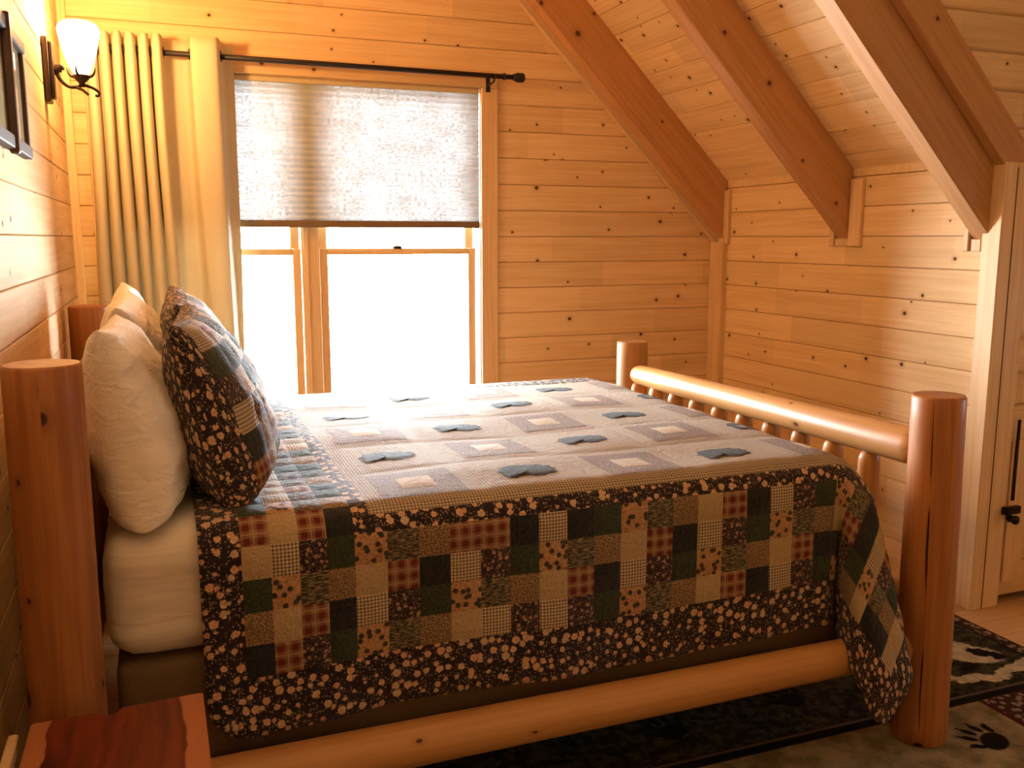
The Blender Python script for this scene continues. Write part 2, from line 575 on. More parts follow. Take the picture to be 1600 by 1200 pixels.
# ------------------------------------------------------------------ window
M['glass'] = None
t = NT('window_glass')
tr = t.new('ShaderNodeBsdfTransparent'); gl = t.new('ShaderNodeBsdfGlossy'); gl.inputs['Roughness'].default_value = 0.02
fr = t.new('ShaderNodeFresnel'); fr.inputs['IOR'].default_value = 1.35
mx = t.new('ShaderNodeMixShader')
t.put(mx.inputs[0], fr.outputs[0]); t.put(mx.inputs[1], tr.outputs[0]); t.put(mx.inputs[2], gl.outputs[0])
t.put(t.out.inputs['Surface'], mx.outputs[0])
M['glass'] = t.m
M['sash'] = wood('sash_wood', (0.72, 0.47, 0.22), (0.58, 0.34, 0.14), knots=0, segments=False, rough=.45, grain=.6)
M['sash_v'] = wood('sash_wood_upright', (0.72, 0.47, 0.22), (0.58, 0.34, 0.14), knots=0, segments=False, rough=.45, grain=.6, length_axis='Z')
M['liner'] = NT('white_jamb_liner').fin((0.8, 0.78, 0.72), .5)

win = empty('window_1', (0, 0, 0))
tag(win, 'pair of bright sash windows with a pine frame above the bed', None, kind='structure')
CW = .09
box('casing', (WX1, -.02, WZ0 - .09), (WX1 + CW, 0, WZ1 + .0), TV, win, bev=.003)
box('casing', (WX0 - CW, -.02, WZ0 - .09), (WX0, 0, WZ1 + .0), TV, win, bev=.003)
box('casing', (WX0 - CW, -.022, WZ1), (WX1 + CW, 0, WZ1 + .085), M['pine_trim'], win, bev=.003)
box('sill', (WX0 - .11, -.05, WZ0 - .03), (WX1 + .11, .05, WZ0), M['pine_trim'], win, bev=.004)
box('apron', (WX0 - CW, -.02, WZ0 - .11), (WX1 + CW, 0, WZ0 - .03), M['pine_trim'], win, bev=.003)
MX0, MX1 = 1.022, 1.108
box('jamb', (WX1 - .004, 0, WZ0), (WX1 + .015, .16, WZ1), M['liner'], win)
box('jamb', (WX0 - .015, 0, WZ0), (WX0 + .004, .16, WZ1), M['liner'], win)
box('head', (WX0, 0, WZ1 - .004), (WX1, .16, WZ1 + .012), M['sash'], win)
box('threshold', (WX0, .05, WZ0 - .02), (WX1, .16, WZ0 + .012), M['sash'], win)
box('mullion', (MX0, .045, WZ0), (MX1, .155, WZ1), TV, win, bev=.003)
box('stop', (MX0 + .008, .034, WZ0), (MX0 + .03, .046, WZ1), TV, win)
def sash_pair(x0, x1):
    zb, zm = WZ0 + .012, 1.445
    for nm, za, zc, y, st, bot, top in (('lower_sash', zb, zm + .016, .055, .040, .038, .032), ('upper_sash', zm - .016, WZ1 - .004, .098, .044, .032, .05)):
        s = empty(nm, (x0, y, za)); s.parent = win
        w, h = x1 - x0, zc - za
        box('stile', (0, 0, 0), (st, .035, h), M['sash_v'], s, bev=.004)
        box('stile', (w - st, 0, 0), (w, .035, h), M['sash_v'], s, bev=.004)
        box('rail', (st, 0, 0), (w - st, .035, bot), M['sash'], s, bev=.004)
        box('rail', (st, 0, h - top), (w - st, .035, h), M['sash'], s, bev=.004)
        box('pane', (st - .006, .014, bot - .006), (w - st + .006, .019, h - top + .006), M['glass'], s)
        if nm == 'lower_sash':
            lk = lathe_mesh('lock', [(.0, 0), (.026, 0), (.026, .008), (.016, .014), (.0, .016)], 16)
            link('lock', lk, M['iron'], s, (w * .5 - .01, .02, h))
sash_pair(MX1 + .004, WX1 - .012)
sash_pair(WX0 + .012, MX0 - .004)

win2 = empty('window_2', (XE, EY0, EZ0))
tag(win2, 'small dormer window in the wall facing the bed', None, kind='structure')
box('casing', (-.02, -.09, -.09), (0, 0, EZ1 - EZ0 + .09), TV, win2)
box('casing', (-.02, EY1 - EY0, -.09), (0, EY1 - EY0 + .09, EZ1 - EZ0 + .09), TV, win2)
box('casing', (-.02, 0, EZ1 - EZ0), (0, EY1 - EY0, EZ1 - EZ0 + .09), M['pine_trim'], win2)
box('sill', (-.05, -.09, -.09), (0, EY1 - EY0 + .09, 0), M['pine_trim'], win2)
box('rail', (.04, 0, .14), (.08, EY1 - EY0, .155), M['sash'], win2)
box('pane', (.055, 0, 0), (.06, EY1 - EY0, EZ1 - EZ0), M['glass'], win2)

# cellular shade hanging in the upper half
t = NT('shade_fabric')
uv = t.new('ShaderNodeTexCoord').outputs['Object']
sx, sy, sz = t.sep(uv)
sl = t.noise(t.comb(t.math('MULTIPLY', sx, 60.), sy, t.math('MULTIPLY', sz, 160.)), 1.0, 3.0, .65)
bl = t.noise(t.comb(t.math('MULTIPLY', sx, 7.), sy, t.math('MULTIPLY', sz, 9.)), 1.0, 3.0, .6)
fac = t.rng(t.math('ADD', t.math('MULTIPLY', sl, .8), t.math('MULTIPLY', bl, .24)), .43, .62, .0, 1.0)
colr = t.mix(fac, (.30, .30, .30), (.95, .95, .95))  # weave grain plus painted mottle of leaf light and shadow from outside
df = t.new('ShaderNodeBsdfDiffuse'); tl = t.new('ShaderNodeBsdfTranslucent'); ms = t.new('ShaderNodeMixShader')
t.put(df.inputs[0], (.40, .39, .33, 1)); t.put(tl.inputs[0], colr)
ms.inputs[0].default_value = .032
t.put(ms.inputs[1], df.outputs[0]); t.put(ms.inputs[2], tl.outputs[0]); t.put(t.out.inputs['Surface'], ms.outputs[0])
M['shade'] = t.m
SH0, SH1 = WX0 + .012, WX1 - .008
sh = empty('window_shade', (SH0, .006, 1.565))
tag(sh, 'off-white pleated cellular shade pulled halfway down the window', 'window shade')
npl, zz0, zz1 = 23, .03, WZ1 - .006 - 1.565 - .022
vs, fs = [], []
prof = []
for i in range(npl):
    z = zz0 + (zz1 - zz0) * i / npl
    dz = (zz1 - zz0) / npl
    prof += [(-.000, z), (-.0085, z + dz * .5)]
prof.append((0, zz1))
nx = 24
for k in range(nx + 1):
    for y, z in prof:
        vs.append(((SH1 - SH0) * k / nx, y, z))
m_ = len(prof)
for k in range(nx):
    for i in range(m_ - 1):
        fs.append((k * m_ + i, (k + 1) * m_ + i, (k + 1) * m_ + i + 1, k * m_ + i + 1))
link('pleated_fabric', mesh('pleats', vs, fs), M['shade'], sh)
M['shade_rail'] = NT('shade_rail').fin((.17, .105, .05), .5)
box('bottom_rail', (0, -.016, 0), (SH1 - SH0, .008, .034), M['shade_rail'], sh, bev=.004)
box('headrail', (0, -.014, zz1 - .002), (SH1 - SH0, .012, zz1 + .022), NT('headrail').fin((.55, .42, .24), .5), sh, bev=.003)

# ------------------------------------------------------------------ curtain and rod
RY, RZ = -.12, 2.325
rod = empty('curtain_rod', (0, RY, RZ))
tag(rod, 'black metal curtain rod with an end finial above the window', 'curtain rod')
link('pole', tube_mesh('pole', [(.07, 0, 0), (2.09, 0, -.006)], .0125, 16), M['rod'], rod)
link('finial', lathe_mesh('fin', [(.0, -.002), (.0155, 0), (.0175, .004), (.0175, .012), (.021, .016), (.0235, .022), (.0235, .052), (.021, .058), (.012, .062), (.0, .063)], 20), M['rod'], rod, (2.085, 0, -.006), (0, R(90), 0))
link('collar', lathe_mesh('col', [(.0, 0), (.0155, 0), (.0175, .003), (.0175, .012), (.0155, .015), (.0, .015)], 18), M['rod'], rod, (2.03, 0, -.006), (0, R(90), 0))
def bracket(x):
    b = empty('bracket', (x, 0, -.006)); b.parent = rod
    link('arm', tube_mesh('arm', catmull([(0, 0, -.013), (0, .01, -.024), (0, .05, -.03), (0, .10, -.03)], 4), .006, 10), M['rod'], b)
    link('cup', tube_mesh('cup', [(0, -.0165 * math.cos(a), -.0165 * math.sin(a)) for a in [math.pi * i / 10 for i in range(11)]], .004, 8), M['rod'], b)
    box('wall_plate', (-.012, .096, -.065), (.012, .102, .01), M['rod'], b, bev=.002)
bracket(1.985); bracket(.075)

t = NT('curtain_linen')
uv = t.new('ShaderNodeTexCoord').outputs['UV']
ux, uy, uz = t.sep(uv)
wv = t.noise(t.comb(t.math('MULTIPLY', ux, 500.), t.math('MULTIPLY', uy, 90.), 0.), 1.0, 2., .6)
cc = t.mix(wv, (.60, .50, .33), (.72, .62, .42))
t.bump(wv, .12, .002)
cm = t.fin(cc, .85, .15)
tl = t.new('ShaderNodeBsdfTranslucent'); t.put(tl.inputs[0], cc)
ms = t.new('ShaderNodeMixShader'); ms.inputs[0].default_value = .10
t.put(ms.inputs[1], t.b.outputs[0]); t.put(ms.inputs[2], tl.outputs[0]); t.put(t.out.inputs['Surface'], ms.outputs[0])
M['curtain'] = cm
def folds(xs, yb, yf):
    out = []
    for a_, b_ in zip(xs[:-1], xs[1:]):
        w_ = b_ - a_
        out += [(a_ + .008, yb), (a_ + .005, yf + .035), (a_ + w_ * .32, yf), (a_ + w_ * .68, yf - .002), (b_ - .006, yf + .037), (b_ - .008, yb)]
    return out
top_path = folds([.105, .160, .212, .262, .318, .372, .428], -.08, -.168) + [(.455, -.06), (.520, -.055),
            (.536, -.115), (.545, -.165), (.600, -.178), (.650, -.17), (.668, -.115), (.690, -.07), (.728, -.06)]
low_path = folds([.085, .165, .225, .290, .340, .405, .462], -.085, -.168) + [(.490, -.10), (.545, -.085),
            (.570, -.11), (.590, -.15), (.635, -.165), (.668, -.15), (.688, -.12), (.702, -.085), (.716, -.065)]
per = 7
tp = catmull([(x, y, 0) for x, y in top_path], per)
lp = catmull([(x, y, 0) for x, y in low_path], per)
ct = empty('curtain', (0, 0, 0))
tag(ct, 'cream grommet curtain gathered in folds beside the window', 'curtain')
ZT, ZB, nz = 2.392, .06, 46
vs, fs, uvs = [], [], []
arc = [0.0]
for i in range(1, len(tp)):
    arc.append(arc[-1] + (tp[i] - tp[i - 1]).length)
nt = len(tp)
for j in range(nz + 1):
    f = j / nz
    z = ZT + (ZB - ZT) * f
    k = min(1.0, f * 1.15)
    k = k * k * (3 - 2 * k)
    for i in range(nt):
        p = tp[i].lerp(lp[i], k)
        w = mnoise.noise(Vector((p.x * 9, z * 1.4, 3.1))) * .010 * min(1, f * 3)
        zz = z - (.004 * math.sin(arc[i] * 40) if j == 0 else 0)
        vs.append((p.x + w * .6, p.y + w, zz)); uvs.append((arc[i], z))
for j in range(nz):
    for i in range(nt - 1):
        fs.append((j * nt + i, j * nt + i + 1, (j + 1) * nt + i + 1, (j + 1) * nt + i))
me = mesh('curtain_panel', vs, fs, True)
ul = me.uv_layers.new(name='UVMap')
for l in me.loops: ul.data[l.index].uv = uvs[l.vertex_index]
pan = link('panel', me, M['curtain'], ct)
md = pan.modifiers.new('thick', 'SOLIDIFY'); md.thickness = .003; md.offset = 0
# grommets where the cloth crosses the rod
ring = []
for a in range(17):
    ring.append((.0215 * math.cos(a * math.pi / 8), .0215 * math.sin(a * math.pi / 8), 0))
gm = tube_mesh('grommet', ring, .0045, 8, caps=False)
cr = []
for i in range(nt - 1):
    if (tp[i].y - RY) * (tp[i + 1].y - RY) < 0:
        cr.append(i)
for i in cr:
    f = (RY - tp[i].y) / (tp[i + 1].y - tp[i].y)
    p = tp[i].lerp(tp[i + 1], f)
    d = (tp[i + 1] - tp[i]).normalized()
    o = link('grommet', gm, M['rod'], ct, (p.x, p.y, RZ))
    nrm = Vector((-d.y, d.x, 0))
    o.rotation_mode = 'QUATERNION'
    o.rotation_quaternion = nrm.to_track_quat('Z', 'Y')

# ------------------------------------------------------------------ wall sconces
t = NT('frosted_glass_lit')
tr = t.new('ShaderNodeBsdfTransparent'); tl = t.new('ShaderNodeBsdfTranslucent'); em = t.new('ShaderNodeEmission')
tr.inputs[0].default_value = (1, .96, .88, 1); tl.inputs[0].default_value = (1, .95, .85, 1)
em.inputs[0].default_value = (1, .93, .80, 1); em.inputs[1].default_value = 1.0
m1 = t.new('ShaderNodeMixShader'); m1.inputs[0].default_value = .35
ad = t.new('ShaderNodeAddShader')
t.put(m1.inputs[1], tr.outputs[0]); t.put(m1.inputs[2], tl.outputs[0])
t.put(ad.inputs[0], m1.outputs[0]); t.put(ad.inputs[1], em.outputs[0]); t.put(t.out.inputs['Surface'], ad.outputs[0])
M['lamp_glass'] = t.m

def sconce(y, label, power):
    s = empty('wall_sconce', (0, y, 2.12))
    tag(s, label, 'wall sconce', 'bronze sconces beside the bed')
    bp = box('back_plate', (0, -.045, -.115), (.022, .045, .115), M['iron'], s, bev=.006, seg=2)
    box('plate_rim', (.020, -.03, -.10), (.036, .03, .10), M['iron'], bp, bev=.006, seg=2).location = (.020, .015, .015)
    link('turned_collar', lathe_mesh('c', [(0, 0), (.016, 0), (.019, .004), (.012, .010), (.018, .016), (.012, .024), (.016, .03), (.008, .036), (0, .036)], 16), M['iron'], s, (.036, 0, .0), (0, R(55), 0))
    arm = catmull([(.045, 0, .02), (.043, 0, -.005), (.055, 0, -.032), (.078, 0, -.052), (.105, 0, -.054), (.128, 0, -.046), (.150, 0, -.050), (.168, 0, -.058), (.182, 0, -.070), (.178, 0, -.082), (.168, 0, -.080)], 5)
    link('arm', tube_mesh('arm', arm, [.0075 - .003 * i / len(arm) for i in range(len(arm))], 10), M['iron'], s)
    link('scroll', tube_mesh('scroll', catmull([(.105, 0, -.054), (.125, -.012, -.064), (.146, -.02, -.082)], 5), [.006] * 5 + [.005] * 6, 8), M['iron'], s)
    link('cup', lathe_mesh('cup', [(0, -.052), (.010, -.052), (.010, -.042), (.013, -.036), (.026, -.024), (.031, -.012), (.028, -.010), (.0, -.016)], 20), M['iron'], s, (.125, 0, .0))
    for k in range(4):
        a = math.pi / 4 + k * math.pi / 2 + .5
        c, n_ = math.cos(a), math.sin(a)
        link('leaf', tube_mesh('leaf', catmull([(.125 + c * .026, n_ * .026, -.018), (.125 + c * .044, n_ * .044, -.006), (.125 + c * .052, n_ * .052, .018)], 4), [.004, .0055, .006, .0055, .0045, .004, .003, .002, .001], 6), M['iron'], s)
    shp = lathe_mesh('shade', [(.022, -.012), (.036, .010), (.050, .045), (.060, .085), (.069, .125), (.073, .150), (.066, .168), (.050, .178)], 28, cap_bottom=True, cap_top=False)
    link('glass_shade', shp, M['lamp_glass'], s, (.125, 0, 0))
    bulb = lathe_mesh('bulb', [(0, .0), (.012, 0), (.013, .03), (.022, .06), (.026, .08), (.020, .10), (0, .11)], 16)
    t = NT('bulb_glow'); e = t.new('ShaderNodeEmission'); e.inputs[0].default_value = (1, .8, .5, 1); e.inputs[1].default_value = 20
    t.put(t.out.inputs['Surface'], e.outputs[0])
    link('bulb', bulb, t.m, s, (.125, 0, 0))
    ld = bpy.data.lights.new('bulb_light', 'POINT')
    ld.energy = power; ld.color = SCONCE_COLOR; ld.shadow_soft_size = .045
    lo = bpy.data.objects.new('bulb_light', ld); COL.objects.link(lo)
    lo.parent = s; lo.location = (.125, 0, .20)
    return s
sconce(-.75, 'bronze wall sconce with a glowing frosted shade beside the curtain', SCONCE_POWER)
sconce(-3.15, 'bronze wall sconce with a glowing frosted shade above the nightstand', SCONCE_NEAR_POWER)

# ------------------------------------------------------------------ picture frame on the left wall
M['frame_dark'] = wood('frame_dark', (.085, .035, .018), (.05, .018, .01), knots=0, segments=False, length_axis='Z', rough=.4)
M['frame_metal'] = NT('hammered_frame').fin((.06, .042, .03), .6, .2)
t = NT('picture_glass'); t.fin((.50, .42, .24), .08, .7); M['pic'] = t.m  # pale yellowish base colour paints in the wall's reflection on the glass
pf = empty('picture_frame', (0, -2.16, 1.74))
tag(pf, 'dark framed picture with glass hanging on the pine wall', 'picture frame')
FW, FH = .62, .33
box('backing_panel', (0.001, .02, .02), (.010, FW - .02, FH - .02), M['backing'], pf)
box('glass', (.010, .03, .03), (.013, FW - .03, FH - .03), M['pic'], pf)
box('rail', (.001, 0, 0), (.028, FW, .036), M['frame_metal'], pf, bev=.005, seg=2)
box('rail', (.001, 0, FH - .036), (.028, FW, FH), M['frame_metal'], pf, bev=.005, seg=2)
box('stile', (.001, FW - .03, .0), (.024, FW, FH), M['frame_dark'], pf, bev=.005, seg=2)
box('stile', (.001, 0, .0), (.024, .03, FH), M['frame_dark'], pf, bev=.005, seg=2)
box('stile', (.012, .262, -.012), (.036, .292, FH + .01), M['frame_dark'], pf, bev=.006, seg=2)

# ------------------------------------------------------------------ log bed
bed = empty('log_bed', (0, 0, 0))
tag(bed, 'honey log bed frame with round posts and spindled footboard', 'bed')
HN, HF = (.128, -2.62), (.090, -.74)
FN, FF = (2.443, -2.645), (2.455, -.755)
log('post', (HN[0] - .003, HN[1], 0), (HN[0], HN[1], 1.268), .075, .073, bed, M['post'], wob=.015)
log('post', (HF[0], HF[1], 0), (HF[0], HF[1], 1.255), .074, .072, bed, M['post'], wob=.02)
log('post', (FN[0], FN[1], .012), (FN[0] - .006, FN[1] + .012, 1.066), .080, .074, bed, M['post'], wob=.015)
log('post', (FF[0], FF[1], 0), (FF[0], FF[1], 1.025), .076, .074, bed, wob=.02)  # daylit post keeps the lighter log material, without the painted shade
# drying cracks on two posts
def crack(p0, p1, w, name='crack'):
    pts = []
    for i in range(15):
        f = i / 14
        p = Vector(p0).lerp(Vector(p1), f)
        pts.append(p + Vector((mnoise.noise(Vector((f * 6, 1, p0[0]))) * .004, mnoise.noise(Vector((f * 6, 5, p0[0]))) * .001, 0)))
    link(name, tube_mesh('crack', pts, [w * math.sin(math.pi * (.06 + .9 * i / 14)) for i in range(15)], 6), M['crack'], bed)
va = math.atan2(-4.616 + 2.645, .356 - 2.443)
for off, z0, z1 in ((-.14, .03, 1.055),):
    a = va + off
    a2 = a + .16
    crack((FN[0] + .0788 * math.cos(a2), FN[1] + .0788 * math.sin(a2), z0), (FN[0] - .006 + .0735 * math.cos(a), FN[1] + .012 + .0735 * math.sin(a), z1), .0032)
# foot rails and spindles
yn, yf = FN[1] + .055, FF[1] - .045
log('foot_rail', (2.447, yn, .893), (2.452, yf, .873), .057, .046, bed, end0=.055, end1=.05, wob=.03)
log('foot_rail', (2.445, yn, .415), (2.452, yf, .415), .050, .046, bed, end0=.05, end1=.05, wob=.03)
spm = log_mesh(.40, .036, .034, end0=.04, end1=.04, seg=18, rings=6)
for k in range(10):
    y = -.83 - .17 * k
    log('spindle', (2.45, y, .44), (2.45, y, .84), .036, .034, bed, me=spm)
# headboard
log('head_rail', (HN[0], HN[1] + .05, 1.04), (HF[0] + .01, HF[1] - .05, 1.04), .05, .046, bed, end0=.05, end1=.05)
log('head_rail', (HN[0], HN[1] + .05, .50), (HF[0] + .01, HF[1] - .05, .50), .046, .046, bed, end0=.05, end1=.05)
hsm = log_mesh(.50, .034, .034, end0=.04, end1=.04, seg=16, rings=6)
for k in range(10):
    y = -.87 - .17 * k
    xx = HF[0] + .01 + (HN[0] - HF[0]) * k / 10
    log('spindle', (xx, y, .52), (xx, y, 1.02), .034, .034, bed, me=hsm)
# side rails
log('side_rail', (HN[0] + .04, -2.615, .300), (FN[0] - .03, -2.620, .303), .056, .052, bed, end0=.05, end1=.02, wob=.03)
log('side_rail', (HF[0] + .04, -.76, .30), (FF[0] - .045, -.765, .30), .057, .055, bed, end0=.05, end1=.05)
for k in range(5):
    x = .42 + .42 * k
    box('slat', (x, -2.60, .274), (x + .09, -.79, .298), M['pine_trim_v'], bed)

M['spring'] = None
t = NT('box_spring_cloth')
tc = t.new('ShaderNodeTexCoord').outputs['Object']
nz_ = t.noise(tc, 220., 2., .6)
t.bump(nz_, .3, .002)
M['spring'] = t.fin(t.mix(nz_, (.13, .085, .042), (.20, .135, .07)), .9, .1)
def soft_box(name, mn, mx, bev, seg, mat, wr=0.0, sub=0):
    bm = bmesh.new()
    bmesh.ops.create_cube(bm, size=1.0)
    for v in bm.verts:
        v.co = Vector([mn[i] + (v.co[i] + .5) * (mx[i] - mn[i]) for i in range(3)])
    if sub:
        bmesh.ops.subdivide_edges(bm, edges=bm.edges[:], cuts=sub, use_grid_fill=True)
        c = Vector([(mn[i] + mx[i]) / 2 for i in range(3)])
        for v in bm.verts:
            # rounded box projection
            p = v.co
            qn = Vector([min(max(p[i], mn[i] + bev), mx[i] - bev) for i in range(3)])
            d = p - qn
            if d.length > 1e-6:
                d = d.normalized() * bev
                v.co = qn + d
            if wr:
                nn = (v.co - qn).normalized() if (v.co - qn).length > 1e-6 else Vector((0, 0, 0))
                w = mnoise.fractal(Vector((v.co.x * 5, v.co.y * 5, v.co.z * 16)), 1.0, 2.0, 3) * wr
                v.co += nn * w
    else:
        bmesh.ops.bevel(bm, geom=bm.edges[:], offset=bev, segments=seg, affect='EDGES', profile=.5)
    me = bm_mesh(name, bm, True)
    return link(name, me, mat)
bs = soft_box('box_spring', (.215, -2.535, .300), (2.235, -.86, .572), .03, 4, M['spring'])
tag(bs, 'brown fabric box spring under the white mattress', 'box spring')
t = NT('white_sheet')
tc = t.new('ShaderNodeTexCoord').outputs['Object']
x_, y_, z_ = t.sep(tc)
wr = t.noise(t.comb(t.math('MULTIPLY', x_, 3.), t.math('MULTIPLY', y_, 6.), t.math('MULTIPLY', z_, 26.)), 1.0, 3., .5, .8)
t.bump(wr, .22, .02)
M['sheet'] = t.fin((.80, .70, .56), .85, .15, Sheen_Weight=.2)
mt = soft_box('mattress', (.20, -2.545, .575), (2.225, -.87, .872), .075, 5, M['sheet'], wr=.004, sub=40)
tag(mt, 'thick mattress in a white fitted sheet on the log bed', 'mattress')

# ------------------------------------------------------------------ quilt fabrics (uv in metres)
def uvn(name):
    t = NT(name)
    uv = t.new('ShaderNodeTexCoord').outputs['UV']
    return t, uv
def quilting(t, uv, extra=None):
    n1 = t.noise(uv, 52., 3., .6)
    n2 = t.noise(uv, 300., 2., .6)
    h = t.math('ADD', n1, t.math('MULTIPLY', n2, .35))
    t.bump(h, .9, .010)
SP = dict(rough=.8, spec=.25)
F = {}
def floral(name, bg, flowers, cell=36., fs=.36, tiny=True):
    t, uv = uvn(name)
    wob = t.vmath('ADD', uv, t.vmath('SCALE', t.noise(uv, 150., 1., .5, color=True)))
    wn = wob.node.inputs[1].links[0].from_node
    wn.inputs['Scale'].default_value = .006
    d, c = t.voro(wob, cell, '2D')
    r_, g_, b_ = t.sep(c)
    pet = t.math('MULTIPLY', t.noise(uv, 240., 3., .7), .34)
    size = t.rng(r_, 0, 1, fs * .45, fs * 1.15, False)
    m = t.rng(t.math('SUBTRACT', t.math('ADD', d, pet), size), .10, .17, 1., 0.)
    fcol = t.mix(t.rng(g_, .2, .8), flowers[0], flowers[1])
    fcol = t.mix(t.rng(d, .02, .28, .0, .55), fcol, flowers[2])
    fcol = t.mix(t.rng(t.noise(uv, 330., 2., .6), .40, .60, .55, .0), fcol, tuple(c_ * .35 for c_ in flowers[0]))
    d2, c2 = t.voro(wob, cell * 3.6, '2D')
    r2, g2, b2 = t.sep(c2)
    dots = t.math('MULTIPLY', t.rng(d2, .20, .32, 1., 0.), t.math('GREATER_THAN', r2, .45))
    col = t.mix(t.math('MULTIPLY', dots, .8), bg, t.mix(g2, (.42, .33, .22), (.30, .16, .10)))
    col = t.mix(m, col, fcol)
    quilting(t, uv)
    return t.fin(col, .8, .2, Sheen_Weight=.12)
F['floral'] = floral('floral_border_print', (.022, .013, .014), [(.74, .37, .19), (.64, .45, .25), (.82, .57, .36)])
F['small_floral'] = floral('small_floral_print', (.030, .016, .018), [(.50, .20, .13), (.36, .25, .13), (.55, .40, .26)], 62., .30)
def gingham(name, a, b, cell=.0085):
    t, uv = uvn(name)
    x, y, z = t.sep(uv)
    fx = t.math('GREATER_THAN', t.math('FRACT', t.math('DIVIDE', x, cell)), .5)
    fy = t.math('GREATER_THAN', t.math('FRACT', t.math('DIVIDE', y, cell)), .5)
    s = t.math('MULTIPLY', t.math('ADD', fx, fy), .5)
    quilting(t, uv)
    return t.fin(t.mix(s, a, b), .8, .25, Sheen_Weight=.15)
F['gingham'] = gingham('tan_gingham', (.66, .52, .33), (.13, .075, .035))
F['tan_check'] = gingham('wide_field_check', (.52, .42, .29), (.13, .08, .042), .0085)
def plaid():
    t, uv = uvn('red_plaid')
    x, y, z = t.sep(uv)
    def bands(v):
        f = t.math('FRACT', t.math('DIVIDE', v, .032))
        return t.math('LESS_THAN', f, .45), t.math('MULTIPLY', t.math('GREATER_THAN', f, .68), t.math('LESS_THAN', f, .76))
    ax, lx = bands(x); ay, ly = bands(y)
    s = t.math('MULTIPLY', t.math('ADD', ax, ay), .5)
    col = t.mix(s, (.30, .17, .09), (.15, .022, .016))
    col = t.mix(t.math('MAXIMUM', lx, ly), col, (.42, .26, .13))
    quilting(t, uv)
    return t.fin(col, .8, .2)
F['plaid'] = plaid()
def mottled(name, a, b, sx=110., sy=110., lo=.4, hi=.6, c=None):
    t, uv = uvn(name)
    x, y, z = t.sep(uv)
    v = t.comb(t.math('MULTIPLY', x, sx), t.math('MULTIPLY', y, sy), 0.)
    n = t.noise(v, 1., 3., .6)
    col = t.mix(t.rng(n, lo, hi), a, b)
    if c:
        d, cc = t.voro(v, .35, '2D')
        col = t.mix(t.rng(d, .22, .34, 1., 0.), col, c)
    quilting(t, uv)
    return t.fin(col, .8, .22, Sheen_Weight=.12)
F['black'] = mottled('black_cotton', (.012, .013, .012), (.022, .022, .020))
F['green'] = mottled('dark_green_print', (.020, .032, .016), (.045, .055, .024), 160, 160)
F['tan'] = mottled('tan_cotton', (.40, .28, .14), (.52, .38, .20), 220, 220)
F['calico'] = mottled('brown_calico', (.12, .065, .030), (.40, .26, .13), 260, 260, .46, .56)
F['peach'] = mottled('peach_leaf_print', (.52, .29, .14), (.36, .19, .085), 120, 120, .45, .6, (.05, .04, .02))
F['stripe'] = mottled('woodland_stripe_print', (.035, .035, .022), (.33, .24, .13), 60, 330, .45, .62)
F['cream'] = mottled('cream_cotton', (.44, .35, .24), (.55, .45, .32), 150, 150)
F['brown_print'] = mottled('brown_rose_print', (.12, .075, .055), (.30, .215, .15), 190, 190, .42, .6)
F['slate'] = mottled('slate_applique', (.016, .022, .026), (.032, .040, .042), 200, 200)
SEQ = ['plaid', 'black', 'gingham', 'small_floral', 'green', 'peach', 'stripe', 'calico', 'tan']

# ------------------------------------------------------------------ quilt
QX0, QXF = .40, 2.125           # head hem and foot crease
QYN, QYF_ = -2.500, -.905       # near and far creases
QZ, QR = .886, .075
DN = .545
UF = QXF - QX0
VN = DN
VF = VN + (QYF_ - QYN)
LU = UF + .62
LV = VF + .40
DK = np.array([0, .10, .22, .36, .46, .60, .76, .88, 1.0])
DX = np.array([0, .03, .045, -.045, -.06, -.02, .015, .015, .0])
DY = np.array([0, .02, .06, -.09, -.15, -.175, -.18, -.10, .0])
def smooth_interp(t):
    """catmull style interpolation of the corner fold"""
    n = len(DK)
    out = []
    for D in (DX, DY):
        m = np.gradient(D, DK)
        i = np.clip(np.searchsorted(DK, t, side='right') - 1, 0, n - 2)
        h = DK[i + 1] - DK[i]
        s = (t - DK[i]) / h
        out.append((2 * s**3 - 3 * s**2 + 1) * D[i] + (s**3 - 2 * s**2 + s) * h * m[i] + (-2 * s**3 + 3 * s**2) * D[i + 1] + (s**3 - s**2) * h * m[i + 1])
    return out
def fillet(d, QR):
    ph = np.clip(d / QR, 0, math.pi / 2)
    off = QR * np.sin(ph)
    drop = QR * (1 - np.cos(ph)) + np.maximum(0, d - QR * math.pi / 2)
    return off, drop
